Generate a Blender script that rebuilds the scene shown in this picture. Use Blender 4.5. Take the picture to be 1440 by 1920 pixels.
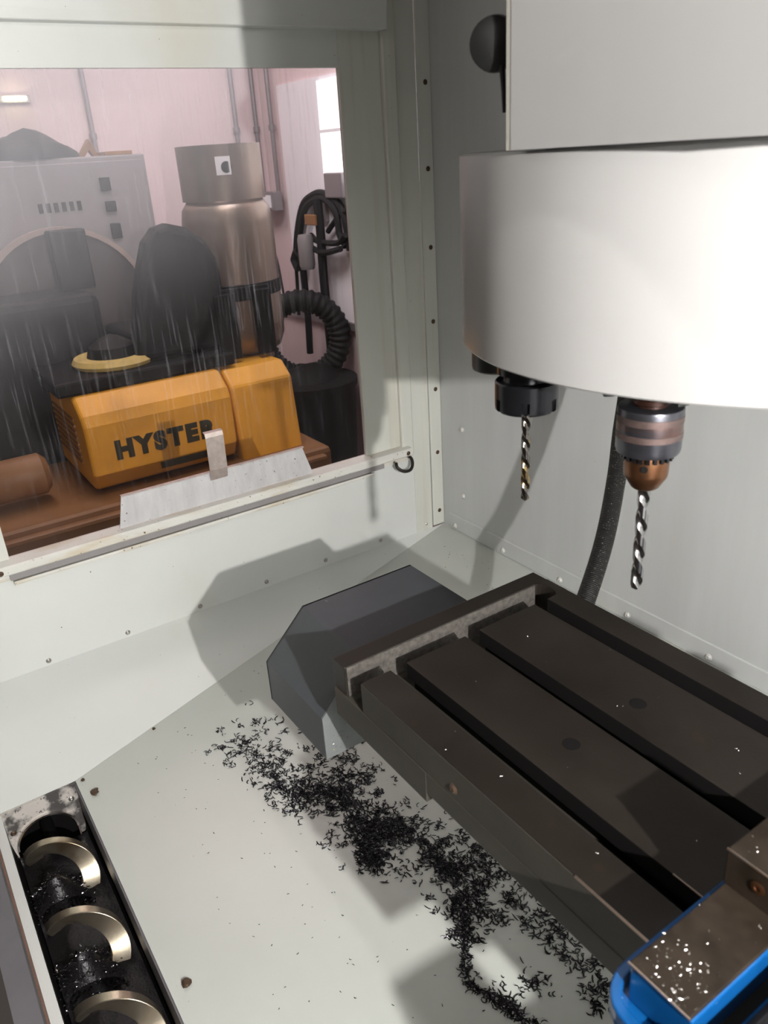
import bpy, bmesh, math, random
from mathutils import Vector, Matrix

for o in list(bpy.data.objects): bpy.data.objects.remove(o)
S = bpy.context.scene
C = S.collection
PI = math.pi
rnd = random.Random(7)

# ------------------------------------------------------------------ camera
cd = bpy.data.cameras.new('camera'); cam = bpy.data.objects.new('camera', cd); C.objects.link(cam)
cd.sensor_fit = 'VERTICAL'; cd.sensor_height = 36.0; cd.lens = 36.0 * 1475.3 / 1920.0
cd.dof.use_dof = True; cd.dof.focus_distance = 1.35; cd.dof.aperture_fstop = 11.0
cd.clip_start = 0.02; cd.clip_end = 60
Rx = Vector((0.55871632, 0.82720585, -0.05972068))
Ry = Vector((0.31343296, -0.277271, -0.90822936))
Rz = Vector((-0.76785145, 0.48872414, -0.41418941))
M = Matrix.Identity(4)
for i in range(3):
    M[i][0] = Rx[i]; M[i][1] = -Ry[i]; M[i][2] = -Rz[i]
M.translation = Vector((1.605, -1.219, 0.961))
cam.matrix_world = M
S.camera = cam

# ------------------------------------------------------------------ world, lights, exposure
S.view_settings.view_transform = 'Standard'; S.view_settings.look = 'None'
S.view_settings.gamma = 1.0; S.view_settings.use_curve_mapping = False
S.view_settings.exposure = 0.0
w = bpy.data.worlds.new('world'); S.world = w; w.use_nodes = True
w.node_tree.nodes['Background'].inputs[0].default_value = (1.0, 0.86, 0.74, 1)
w.node_tree.nodes['Background'].inputs[1].default_value = 0.06

def lamp(name, loc, power, r, col=(1, .975, .945)):
    l = bpy.data.lights.new(name, 'POINT'); l.energy = power; l.shadow_soft_size = r; l.color = col
    o = bpy.data.objects.new(name, l); o.location = loc; C.objects.link(o); return o
def area(name, loc, aim, power, sx, sy, col=(1, 1, 1)):
    l = bpy.data.lights.new(name, 'AREA'); l.shape = 'RECTANGLE'; l.size = sx; l.size_y = sy; l.energy = power; l.color = col
    o = bpy.data.objects.new(name, l); o.location = loc
    o.rotation_euler = (Vector(aim) - Vector(loc)).to_track_quat('-Z', 'Y').to_euler(); C.objects.link(o); return o
lamp('machine_lamp', (2.228, -1.093, 1.018), 130, 0.010)
lamp('overhead_lamp', (1.64, -0.95, 1.45), 12, 0.018)
area('front_fill', (1.6, -3.6, 2.3), (1.0, -.5, 0.2), 9, 1.4, .5, (1.0, .96, .90))  # added soft fill in front of the opening, lifts the shaded pan
area('workshop_light', (-1.75, -0.7, 2.7), (-2.1, -0.2, 0.6), 27, 1.4, 0.3, (1.0, .87, .87))
area('forklift_fill', (-0.35, -0.5, 2.2), (-1.15, -.3, .2), 8, .8, .3, (1.0, .93, .85))  # added fill above the forklift, brightens its yellow hood
area('workshop_daylight', (-1.0, 0.0, 1.7), (-1.75, 0.66, 0.9), 9, 0.5, 0.5, (.92, .93, 1.0))

# ------------------------------------------------------------------ materials
def mat(name, col, rough=.5, metal=0.0, var=.06, vscale=(6, 6, 6), speck=None, stain=None, bump=0.0, bscale=200, spec=.5, rvar=0.0, coat=0.0):
    m = bpy.data.materials.new(name); m.use_nodes = True
    nt = m.node_tree; N = nt.nodes; L = nt.links; b = N['Principled BSDF']
    b.inputs['Roughness'].default_value = rough; b.inputs['Metallic'].default_value = metal
    b.inputs['Specular IOR Level'].default_value = spec
    if coat: b.inputs['Coat Weight'].default_value = coat; b.inputs['Coat Roughness'].default_value = .15
    tc = N.new('ShaderNodeTexCoord'); geo = N.new('ShaderNodeNewGeometry')
    mp = N.new('ShaderNodeMapping'); mp.inputs['Scale'].default_value = vscale; L.new(geo.outputs['Position'], mp.inputs['Vector'])
    nz = N.new('ShaderNodeTexNoise'); nz.inputs['Scale'].default_value = 1.0; nz.inputs['Detail'].default_value = 6; nz.inputs['Roughness'].default_value = .6
    L.new(mp.outputs[0], nz.inputs['Vector'])
    mr = N.new('ShaderNodeMapRange'); mr.inputs[1].default_value = .3; mr.inputs[2].default_value = .7
    mr.inputs[3].default_value = 1 - var; mr.inputs[4].default_value = 1 + var
    L.new(nz.outputs['Fac'], mr.inputs[0])
    mul = N.new('ShaderNodeVectorMath'); mul.operation = 'SCALE'
    mul.inputs[0].default_value = col[:3]; L.new(mr.outputs[0], mul.inputs['Scale'])
    out = mul.outputs[0]
    def mixin(out, fac, c2):
        mx = N.new('ShaderNodeMix'); mx.data_type = 'RGBA'
        L.new(fac, mx.inputs['Factor']); L.new(out, mx.inputs[6]); mx.inputs[7].default_value = (*c2, 1)
        return mx.outputs[2]
    if stain:   # (colour, vscale, low, high, amount)
        c2, vs, lo, hi, amt = stain
        mp2 = N.new('ShaderNodeMapping'); mp2.inputs['Scale'].default_value = vs; mp2.inputs['Location'].default_value = (3.1, 7.7, 1.3)
        L.new(geo.outputs['Position'], mp2.inputs['Vector'])
        n2 = N.new('ShaderNodeTexNoise'); n2.inputs['Scale'].default_value = 1; n2.inputs['Detail'].default_value = 5
        L.new(mp2.outputs[0], n2.inputs['Vector'])
        r2 = N.new('ShaderNodeMapRange'); r2.inputs[1].default_value = lo; r2.inputs[2].default_value = hi; r2.inputs[4].default_value = amt
        L.new(n2.outputs['Fac'], r2.inputs[0]); out = mixin(out, r2.outputs[0], c2)
    if speck:   # (colour, scale, threshold)
        c3, sc, th = speck
        n3 = N.new('ShaderNodeTexNoise'); n3.inputs['Scale'].default_value = sc; n3.inputs['Detail'].default_value = 2
        L.new(geo.outputs['Position'], n3.inputs['Vector'])
        r3 = N.new('ShaderNodeMapRange'); r3.inputs[1].default_value = th; r3.inputs[2].default_value = th + .03
        L.new(n3.outputs['Fac'], r3.inputs[0]); out = mixin(out, r3.outputs[0], c3)
    L.new(out, b.inputs['Base Color'])
    if rvar:
        rr = N.new('ShaderNodeMapRange'); rr.inputs[1].default_value = .3; rr.inputs[2].default_value = .7
        rr.inputs[3].default_value = rough - rvar; rr.inputs[4].default_value = rough + rvar
        L.new(nz.outputs['Fac'], rr.inputs[0]); L.new(rr.outputs[0], b.inputs['Roughness'])
    if bump:
        nb = N.new('ShaderNodeTexNoise'); nb.inputs['Scale'].default_value = bscale; nb.inputs['Detail'].default_value = 4
        L.new(geo.outputs['Position'], nb.inputs['Vector'])
        bp = N.new('ShaderNodeBump'); bp.inputs['Strength'].default_value = bump; bp.inputs['Distance'].default_value = .001
        L.new(nb.outputs['Fac'], bp.inputs['Height']); L.new(bp.outputs[0], b.inputs['Normal'])
    return m

M_ = {}
M_['white'] = mat('white_paint', (.655, .67, .65), .32, var=.03, vscale=(3, 3, 3), speck=((.10, .08, .06), 95, .76), stain=((.52, .45, .28), (2.2, 2.2, 1.2), .60, .82, .55), spec=.5)
M_['door'] = mat('door_paint', (.62, .625, .575), .34, var=.05, vscale=(9, 9, 1.2), speck=((.12, .09, .06), 90, .77), stain=((.46, .38, .22), (26, 26, .9), .56, .80, .5))
M_['sill'] = mat('sill_paint', (.68, .67, .63), .35, var=.05, vscale=(10, 10, 10), speck=((.13, .09, .05), 120, .70), stain=((.45, .33, .14), (14, 6, 25), .50, .74, .75))
M_['floor'] = mat('pan_paint', (.50, .52, .485), .30, var=.035, vscale=(4, 4, 4), speck=((.07, .06, .05), 110, .765), stain=((.50, .45, .30), (3, 3, 3), .62, .85, .4))
M_['back'] = mat('back_panel_paint', (.515, .525, .52), .30, var=.05, vscale=(14, 14, 1.5), speck=((.10, .09, .08), 75, .775), stain=((.46, .41, .28), (4, 4, 1.2), .64, .85, .5))
M_['head'] = mat('head_paint', (.33, .325, .32), .28, var=.03, vscale=(6, 6, 2), speck=((.25, .2, .15), 60, .79), spec=.5)
M_['fold'] = mat('stained_fold_paint', (.36, .345, .31), .3, var=.06, vscale=(40, 40, 3), stain=((.30, .25, .17), (300, 30, 3), .5, .7, .7))
M_['drum'] = mat('carousel_paint', (.365, .357, .35), .25, var=.02, vscale=(5, 5, 2), speck=((.3, .22, .16), 55, .79), spec=.5)
M_['iron'] = mat('oiled_cast_iron', (.018, .014, .011), .40, .25, var=.22, vscale=(9, 9, 9), stain=((.040, .021, .008), (16, 16, 16), .70, .78, .8), bump=.12, bscale=260, rvar=.08)
M_['iron_raw'] = mat('rough_cast_iron', (.105, .095, .085), .55, .4, var=.4, vscale=(150, 150, 150), bump=.8, bscale=420)
M_['iron_side'] = mat('ground_iron_side', (.048, .043, .035), .48, .25, var=.25, vscale=(10, 10, 16), stain=((.06, .034, .018), (12, 12, 12), .6, .75, .7), bump=.1, bscale=260)
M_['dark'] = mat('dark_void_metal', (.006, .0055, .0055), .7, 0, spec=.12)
M_['cover'] = mat('slate_paint', (.055, .060, .067), .42, var=.1, vscale=(12, 12, 12), speck=((.35, .34, .32), 190, .80))
M_['cap'] = mat('bare_grey_cap', (.15, .16, .16), .42, var=.15, vscale=(30, 30, 30), speck=((.30, .25, .12), 160, .68))
M_['saddle'] = mat('saddle_paint', (.055, .062, .070), .5, var=.15, vscale=(10, 10, 10))
M_['blue'] = mat('vise_blue_paint', (.002, .060, .20), .30, var=.1, vscale=(30, 30, 30), speck=((.35, .42, .5), 260, .77), coat=.4)
M_['steel'] = mat('worn_steel', (.021, .0145, .0095), .45, .15, spec=.35, var=.35, vscale=(32, 32, 32), stain=((.010, .007, .004), (34, 34, 34), .48, .66, .75), bump=.1, bscale=400, rvar=.1)
M_['bright'] = mat('bright_steel', (.62, .58, .55), .25, 1.0, var=.1, vscale=(60, 60, 60))
M_['edge'] = mat('edge_glint_steel', (.75, .6, .5), .3, 1.0)  # bright metal for the painted edge highlights
M_['drillsteel'] = mat('drill_steel', (.34, .33, .33), .2, 1.0, var=.12, vscale=(90, 90, 90))
M_['drillgold'] = mat('drill_gold', (.16, .145, .13), .2, 1.0, var=.35, vscale=(40, 40, 70), stain=((.50, .33, .10), (30, 30, 60), .56, .62, .75))
M_['blackox'] = mat('black_oxide', (.018, .018, .021), .24, .7, var=.15, vscale=(40, 40, 40))
M_['plastic'] = mat('black_plastic', (.014, .016, .015), .4)
M_['chuck'] = mat('chuck_steel', (.085, .085, .098), .3, .85, var=.2, vscale=(30, 30, 90), stain=((.18, .085, .06), (8, 8, 70), .5, .6, .8))
M_['rustband'] = mat('rusty_knurl', (.105, .072, .066), .5, .6, var=.3, vscale=(60, 60, 60))
M_['bronze'] = mat('bronze_sleeve', (.17, .078, .038), .32, .9, var=.2, vscale=(50, 50, 50))
M_['bronzedark'] = mat('brown_shank', (.03, .011, .007), .4, .5)
M_['hose'] = mat('braided_hose', (.012, .0115, .011), .5, .2, var=.35, vscale=(120, 120, 120), speck=((.22, .20, .17), 420, .66))
M_['screw'] = mat('screw_zinc', (.42, .40, .37), .35, .8, var=.15, vscale=(200, 200, 200))
M_['dome'] = mat('painted_screw', (.66, .65, .62), .3, .1)
M_['rustscrew'] = mat('screw_rust', (.09, .055, .035), .5, .5)
M_['chip'] = mat('blue_black_chip', (.03, .028, .032), .3, .8)
M_['wetchip'] = mat('wet_chip', (.09, .085, .09), .18, .9)
M_['chipbright'] = mat('silver_chip', (.85, .82, .78), .22, 1.0)
M_['auger'] = mat('auger_steel', (.50, .44, .34), .33, .9, var=.15, vscale=(20, 20, 20), stain=((.20, .12, .05), (18, 18, 18), .5, .68, .7), bump=.06, bscale=300)
M_['sludge'] = mat('chip_sludge', (.018, .016, .018), .35, .5, bump=1.0, bscale=220)
M_['rustlip'] = mat('rusty_lip', (.20, .11, .08), .6, .2, var=.3, vscale=(12, 30, 30))
M_['greylip'] = mat('grey_lip', (.12, .115, .125), .5, .1, var=.15)
M_['bracket'] = mat('bracket_paint', (.60, .56, .52), .4, var=.06, speck=((.06, .05, .05), 150, .66), stain=((.03, .028, .03), (26, 26, 26), .46, .58, .9))
M_['guard'] = mat('guard_galvanised', (.60, .59, .60), .38, .25, var=.12, vscale=(40, 40, 12), speck=((.14, .10, .08), 140, .70))
M_['clip'] = mat('crumpled_aluminium', (.66, .56, .52), .3, .7, var=.15, vscale=(60, 60, 60), bump=.8, bscale=90)
M_['yellow'] = mat('forklift_yellow', (.74, .36, .035), .45, var=.12, vscale=(5, 5, 5), stain=((.25, .12, .03), (4, 4, 4), .55, .8, .5))
M_['brownpaint'] = mat('dirty_orange_paint', (.24, .115, .04), .55, var=.2, vscale=(4, 4, 4))
M_['letter'] = mat('letter_black', (.03, .025, .01), .6)
M_['vinyl'] = mat('black_vinyl', (.007, .0065, .007), .6, spec=.25)
M_['tank'] = mat('galvanised_tank', (.27, .215, .175), .35, .7, var=.2, vscale=(5, 5, 3), stain=((.2, .12, .06), (6, 6, 2), .5, .75, .6))
M_['cabinet'] = mat('cabinet_grey', (.26, .245, .245), .5, var=.05)
M_['pinkwall'] = mat('workshop_wall', (.72, .585, .585), .7, var=.04, vscale=(2, 2, 2))
M_['lightwall'] = mat('workshop_panel', (.85, .84, .87), .6, var=.04, vscale=(6, 6, 2))
M_['conduit'] = mat('grey_conduit', (.30, .28, .29), .4, .5)
M_['knob'] = mat('black_knob', (.005, .005, .005), .5)
M_['rubber'] = mat('black_rubber', (.012, .012, .013), .65, spec=.25)
M_['concrete'] = mat('concrete', (.25, .22, .2), .8, var=.15)
M_['paledisc'] = mat('yellow_disc_paint', (.55, .42, .14), .5, var=.15, vscale=(20, 20, 20))
M_['palerim'] = mat('pale_rim', (.36, .29, .25), .5)
M_['reelface'] = mat('reel_face', (.06, .048, .045), .6)

def glow(name, col, s):
    m = bpy.data.materials.new(name); m.use_nodes = True; nt = m.node_tree
    b = nt.nodes['Principled BSDF']; b.inputs['Base Color'].default_value = (0, 0, 0, 1)
    b.inputs['Emission Color'].default_value = (*col, 1); b.inputs['Emission Strength'].default_value = s
    return m
M_['daylight'] = glow('daylight_pane', (1.0, .98, 1.0), 2.2)
M_['glare_glow'] = glow('glare_emission', (1.0, .95, .55), 14)

def pane_mat():
    m = bpy.data.materials.new('scratched_polycarbonate'); m.use_nodes = True
    nt = m.node_tree; N = nt.nodes; L = nt.links
    for n in list(N): N.remove(n)
    out = N.new('ShaderNodeOutputMaterial'); geo = N.new('ShaderNodeNewGeometry')
    tr = N.new('ShaderNodeBsdfTransparent'); tr.inputs[0].default_value = (.93, .90, .90, 1)
    df = N.new('ShaderNodeBsdfDiffuse'); df.inputs[0].default_value = (.80, .82, .88, 1)
    gl = N.new('ShaderNodeBsdfGlossy'); gl.inputs['Roughness'].default_value = .06
    # vertical scratches, slightly slanted, plus broad haze
    mp = N.new('ShaderNodeMapping'); mp.inputs['Rotation'].default_value = (math.radians(9), 0, 0); mp.inputs['Scale'].default_value = (1, 62, 2.6)
    L.new(geo.outputs['Position'], mp.inputs['Vector'])
    n1 = N.new('ShaderNodeTexNoise'); n1.inputs['Scale'].default_value = 2.2; n1.inputs['Detail'].default_value = 8; n1.inputs['Roughness'].default_value = .65
    L.new(mp.outputs[0], n1.inputs['Vector'])
    r1 = N.new('ShaderNodeMapRange'); r1.inputs[1].default_value = .53; r1.inputs[2].default_value = .78; r1.inputs[4].default_value = .17
    L.new(n1.outputs['Fac'], r1.inputs[0])
    # breakage of the scratches into patches
    n2 = N.new('ShaderNodeTexNoise'); n2.inputs['Scale'].default_value = 3.0; n2.inputs['Detail'].default_value = 3
    L.new(geo.outputs['Position'], n2.inputs['Vector'])
    r2 = N.new('ShaderNodeMapRange'); r2.inputs[1].default_value = .35; r2.inputs[2].default_value = .65; r2.inputs[3].default_value = .15; r2.inputs[4].default_value = 1.0
    L.new(n2.outputs['Fac'], r2.inputs[0])
    mu = N.new('ShaderNodeMath'); mu.operation = 'MULTIPLY'; L.new(r1.outputs[0], mu.inputs[0]); L.new(r2.outputs[0], mu.inputs[1])
    # glare painted into the sheet as haze, stronger towards the top left
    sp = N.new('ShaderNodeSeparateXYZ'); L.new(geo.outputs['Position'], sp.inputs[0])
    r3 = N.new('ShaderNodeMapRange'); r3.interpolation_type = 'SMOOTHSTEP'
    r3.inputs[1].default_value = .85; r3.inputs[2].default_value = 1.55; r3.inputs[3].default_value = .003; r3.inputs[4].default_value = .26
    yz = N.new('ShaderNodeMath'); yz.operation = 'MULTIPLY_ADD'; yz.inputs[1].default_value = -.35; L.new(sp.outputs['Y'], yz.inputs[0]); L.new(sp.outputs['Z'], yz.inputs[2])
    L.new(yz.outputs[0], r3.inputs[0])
    fz_ = N.new('ShaderNodeMapRange'); fz_.inputs[1].default_value = .30; fz_.inputs[2].default_value = .65; fz_.inputs[3].default_value = .12; fz_.inputs[4].default_value = 1.0
    L.new(sp.outputs['Z'], fz_.inputs[0])
    mu2 = N.new('ShaderNodeMath'); mu2.operation = 'MULTIPLY'; L.new(mu.outputs[0], mu2.inputs[0]); L.new(fz_.outputs[0], mu2.inputs[1]); mu = mu2
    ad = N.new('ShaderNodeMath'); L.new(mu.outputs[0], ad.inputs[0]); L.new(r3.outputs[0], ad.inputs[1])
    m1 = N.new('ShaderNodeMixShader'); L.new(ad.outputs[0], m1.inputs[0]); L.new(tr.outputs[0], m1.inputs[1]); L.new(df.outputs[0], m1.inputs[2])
    fr = N.new('ShaderNodeFresnel'); fr.inputs[0].default_value = 1.45
    fm = N.new('ShaderNodeMath'); fm.operation = 'MULTIPLY'; fm.inputs[1].default_value = .2; L.new(fr.outputs[0], fm.inputs[0])
    m2 = N.new('ShaderNodeMixShader'); L.new(fm.outputs[0], m2.inputs[0]); L.new(m1.outputs[0], m2.inputs[1]); L.new(gl.outputs[0], m2.inputs[2])
    L.new(m2.outputs[0], out.inputs[0])
    return m
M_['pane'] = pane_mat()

# ------------------------------------------------------------------ mesh helpers
def link(name, me, m=None, parent=None, kind=None):
    o = bpy.data.objects.new(name, me); C.objects.link(o)
    if m is not None and not me.materials: me.materials.append(M_[m] if isinstance(m, str) else m)
    if parent is not None:
        o.parent = parent
        o.matrix_parent_inverse = Matrix.Translation(-parent.location) if parent.rotation_euler[:] == (0, 0, 0) else parent.matrix_basis.inverted()
    if kind: o['kind'] = kind
    return o
def obj(name, bm, m, parent=None, kind=None, smooth=False, bevel=0, seg=2):
    bmesh.ops.recalc_face_normals(bm, faces=bm.faces)
    me = bpy.data.meshes.new(name); bm.to_mesh(me); bm.free()
    if smooth:
        me.polygons.foreach_set('use_smooth', [True] * len(me.polygons))
        try: me.set_sharp_from_angle(angle=math.radians(38))
        except Exception: pass
    o = link(name, me, m, parent, kind)
    if bevel:
        b = o.modifiers.new('bevel', 'BEVEL'); b.width = bevel; b.segments = seg; b.limit_method = 'ANGLE'; b.angle_limit = math.radians(40)
    return o
def thing(name, label, cat, loc=(0, 0, 0), group=None):
    o = bpy.data.objects.new(name, None); C.objects.link(o); o.location = loc; o.empty_display_size = .02
    tag(o, label, cat, group); return o
def tag(o, label, cat, group=None):
    o['label'] = label; o['category'] = cat
    if group: o['group'] = group
    return o
def box(bm, x0, x1, y0, y1, z0, z1):
    v = [bm.verts.new(p) for p in ((x0, y0, z0), (x1, y0, z0), (x1, y1, z0), (x0, y1, z0), (x0, y0, z1), (x1, y0, z1), (x1, y1, z1), (x0, y1, z1))]
    for f in ((0, 3, 2, 1), (4, 5, 6, 7), (0, 1, 5, 4), (1, 2, 6, 5), (2, 3, 7, 6), (3, 0, 4, 7)): bm.faces.new([v[i] for i in f])
    return v
def bx(*a): bm = bmesh.new(); box(bm, *a); return bm
def prism(bm, pts, axis, a, b):
    """extrude a 2-D outline along an axis: x -> pts (y,z); y -> (x,z); z -> (x,y)"""
    def P(p, t): return {'x': (t, p[0], p[1]), 'y': (p[0], t, p[1]), 'z': (p[0], p[1], t)}[axis]
    v0 = [bm.verts.new(P(p, a)) for p in pts]; v1 = [bm.verts.new(P(p, b)) for p in pts]
    n = len(pts); bm.faces.new(v0); bm.faces.new(v1[::-1])
    for i in range(n): bm.faces.new((v0[i], v0[(i + 1) % n], v1[(i + 1) % n], v1[i]))
def pr(pts, axis, a, b): bm = bmesh.new(); prism(bm, pts, axis, a, b); return bm
def frame_of(d):
    d = Vector(d).normalized(); u = d.orthogonal().normalized(); return u, d.cross(u)
def lathe(bm, prof, n=32, base=(0, 0, 0), axis=(0, 0, 1), ring=False):
    """prof: list of (radius, height) along axis"""
    d = Vector(axis).normalized(); u, v = frame_of(d); b = Vector(base); rings = []
    for r, h in prof:
        if r < 1e-6: rings.append([bm.verts.new(b + d * h)])
        else: rings.append([bm.verts.new(b + d * h + (u * math.cos(2 * PI * k / n) + v * math.sin(2 * PI * k / n)) * r) for k in range(n)])
    for A, B in zip(rings, rings[1:] + (rings[:1] if ring else [])):
        for k in range(n):
            k2 = (k + 1) % n
            if len(A) == 1 and len(B) == 1: continue
            if len(A) == 1: bm.faces.new((A[0], B[k], B[k2]))
            elif len(B) == 1: bm.faces.new((A[k], A[k2], B[0]))
            else: bm.faces.new((A[k], A[k2], B[k2], B[k]))
    for rg in (() if ring else (rings[0], rings[-1])):
        if len(rg) > 2: bm.faces.new(rg)
def lat(prof, n=32, base=(0, 0, 0), axis=(0, 0, 1), ring=False): bm = bmesh.new(); lathe(bm, prof, n, base, axis, ring); return bm
def catmull(pts, per=8):
    P = [Vector(p) for p in pts]; P = [2 * P[0] - P[1]] + P + [2 * P[-1] - P[-2]]; out = []
    for i in range(1, len(P) - 2):
        for k in range(per):
            t = k / per; a, b, c, d = P[i - 1], P[i], P[i + 1], P[i + 2]
            out.append(.5 * ((2 * b) + (c - a) * t + (2 * a - 5 * b + 4 * c - d) * t * t + (3 * b - a - 3 * c + d) * t ** 3))
    out.append(P[-2]); return out
def tube(bm, pts, r, n=8, cap=True):
    pts = [Vector(p) for p in pts]; rings = []; u = None
    for i, p in enumerate(pts):
        d = (pts[min(i + 1, len(pts) - 1)] - pts[max(i - 1, 0)]).normalized()
        if u is None: u = d.orthogonal().normalized()
        u = (u - d * u.dot(d)).normalized(); v = d.cross(u)
        rr = r[i] if isinstance(r, (list, tuple)) else r
        rings.append([bm.verts.new(p + (u * math.cos(2 * PI * k / n) + v * math.sin(2 * PI * k / n)) * rr) for k in range(n)])
    for A, B in zip(rings, rings[1:]):
        for k in range(n): bm.faces.new((A[k], A[(k + 1) % n], B[(k + 1) % n], B[k]))
    if cap: bm.faces.new(rings[0]); bm.faces.new(rings[-1][::-1])
def tb(pts, r, n=8): bm = bmesh.new(); tube(bm, pts, r, n); return bm
def arcpts(cx, cy, r, a0, a1, n): return [(cx + r * math.cos(a0 + (a1 - a0) * k / n), cy + r * math.sin(a0 + (a1 - a0) * k / n)) for k in range(n + 1)]

# screw head (dome with a recess) in a shared mesh, axis +Z
def screw_mesh(name, m, r=.0042, h=.0026):
    bm = lat([(r * 1.35, 0), (r * 1.35, .0008), (r, .0008), (r * .92, h * .7), (r * .62, h), (r * .42, h), (r * .36, h * .35), (0, h * .35)], 14)
    bmesh.ops.recalc_face_normals(bm, faces=bm.faces)
    me = bpy.data.meshes.new(name); bm.to_mesh(me); bm.free(); me.materials.append(M_[m])
    me.polygons.foreach_set('use_smooth', [True] * len(me.polygons)); return me
SCREW = screw_mesh('screw', 'screw'); SCREWD = screw_mesh('screw_dark', 'rustscrew')
DOME = screw_mesh('screw_dome', 'dome', .0058, .0046)
def screw(p, d, parent, me=None):
    o = link('screw', me or SCREW, None, parent)
    o.matrix_basis = Matrix.Translation(Vector(p)) @ Vector(d).to_track_quat('Z', 'Y').to_matrix().to_4x4()
    return o

# ------------------------------------------------------------------ machine enclosure (the setting)
TH = math.tan(math.radians(6.0))
def fz(y): return y * TH                                   # chip pan falls 6 degrees towards the auger
YT, YB = -1.112, -1.25                                     # auger trough walls
bm = bmesh.new()
top = [(0, .0, 0), (2.5, 0, 0), (2.5, YT, fz(YT)), (-YT * .227, YT, fz(YT))]
v0 = [bm.verts.new(p) for p in top]; v1 = [bm.verts.new((p[0], p[1], p[2] - .004)) for p in top]
bm.faces.new(v0); bm.faces.new(v1[::-1])
for i in range(4): bm.faces.new((v0[i], v0[(i + 1) % 4], v1[(i + 1) % 4], v1[i]))
floor = obj('floor', bm, 'floor', kind='structure')
# sloped side chute between the left wall and the pan
bm = bmesh.new()
P = [(0, .0, 0), (0, -1.6, 0), (.252, -1.6, fz(YT)), (.252, YT, fz(YT))]
v0 = [bm.verts.new(p) for p in P]; v1 = [bm.verts.new((p[0] - .003, p[1], p[2] - .004)) for p in P]
bm.faces.new(v0); bm.faces.new(v1[::-1])
for i in range(4): bm.faces.new((v0[i], v0[(i + 1) % 4], v1[(i + 1) % 4], v1[i]))
obj('sloped_panel', bm, 'white', floor)

wl = obj('wall_left', bx(-.03, 0, -1.6, -.040, -.002, .245), 'white', kind='structure')
for y, z in ((-1.077, .011), (-.904, .011), (-.73, .012), (-.555, .014), (-.385, .016), (-.214, .017), (-.060, .017)):
    screw((0, y, z), (1, 0, 0), wl)
# door panel around the side window
OY0, OY1, OZ0, OZ1 = -1.095, -.238, .25, 1.129
dr = obj('door_1', bx(-.012, 0, OY1, -.133, .245, 1.95), 'door', kind='structure', bevel=.0012)
obj('frame_top', bx(-.012, 0, -1.6, OY1, OZ1, 1.95), 'white', dr)
obj('frame_left', bx(-.012, 0, -1.6, OY0, .245, OZ1), 'door', dr)
bm = pr([(-.012, -.133), (.007, -.133), (.010, -.129), (.010, -.100), (.004, -.094), (-.012, -.094)], 'z', .235, 1.95)
obj('door_edge', bm, 'door', dr, bevel=.001)
tr = obj('trim_1', bx(-.012, .001, -.094, -.040, .0, 1.95), 'door', kind='structure')
tr = obj('trim_2', bx(-.002, .0035, -.038, -.001, .006, 1.95), 'door', kind='structure', bevel=.0006)
for z in (1.10, .922, .747, .569, .394, .219, .047): screw((.0035, -.016, z), (1, 0, 0), tr, SCREWD)
# header over the window
hd = obj('trim_3', pr([(.0, 1.196), (.028, 1.196), (.0295, 1.1975), (.0295, 1.212), (.060, 1.45), (0, 1.45)], 'y', -1.6, -.131), 'white', kind='structure')
# sill rail under the window: upper bar, grey channel, lower lip
sl = obj('trim_4', pr([(-.012, .225), (.012, .225), (.012, .243), (.028, .243), (.030, .246), (.030, .259), (.027, .263), (-.012, .266)], 'y', -1.135, -.115), 'sill', kind='structure', bevel=.0008)
obj('channel', pr([(.012, .2265), (.020, .2265), (.020, .243), (.012, .243)], 'y', -1.105, -.20), 'cabinet', sl)
obj('lower_lip', pr([(.0005, .217), (.026, .217), (.027, .221), (.0265, .2255), (.0235, .2255), (.0235, .2215), (.0005, .2215)], 'y', -1.10, -.235), 'sill', sl)
screw((.030, -.130, .252), (1, 0, 0), sl, SCREWD); screw((.030, -1.12, .252), (1, 0, 0), sl, SCREWD)
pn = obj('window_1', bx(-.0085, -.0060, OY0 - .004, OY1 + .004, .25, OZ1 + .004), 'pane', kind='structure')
# back wall with its flange, screws
wb = obj('wall_back', bx(-.03, 2.5, .0, .02, -.02, 1.95), 'back', kind='structure')
obj('flange', pr([(0, .002), (-.0028, .002), (-.0028, .043), (-.0012, .0455), (0, .0455)], 'x', .03, 2.45), 'back', wb)
for x in (.056, .252, .452, .654, .856, 1.058, 1.26): screw((x, -.0028, .014), (0, -1, 0), wb, DOME)
screw((.09, 0, .30), (0, -1, 0), wb, DOME); screw((.09, 0, .113), (0, -1, 0), wb, DOME)
obj('wall_right', bx(2.5, 2.52, -1.5, .0, -.2, 1.9), 'back', kind='structure')
# auger trough (part of the pan)
tg = obj('trough_wall', bx(.25, 2.5, YT - .003, YT, -.30, fz(YT) - .0045), 'greylip', floor)
prof = [(YT - .003, -.19)] + [(-1.181 + .066 * math.cos(a), -.215 + .066 * math.sin(a)) for a in [-k * PI / 10 for k in range(11)]] + [(YB, -.19)]
prof += [(YB - .004, -.19), (YB - .004, -.31), (YT - .001, -.31)]
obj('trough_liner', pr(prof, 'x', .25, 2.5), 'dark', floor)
obj('trough_side', bx(.25, 2.5, YB - .004, YB, -.20, -.122), 'iron', floor)
obj('trough_ledge', bx(.25, 2.5, -1.268, YB, -.126, -.121), 'white', floor)
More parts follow.
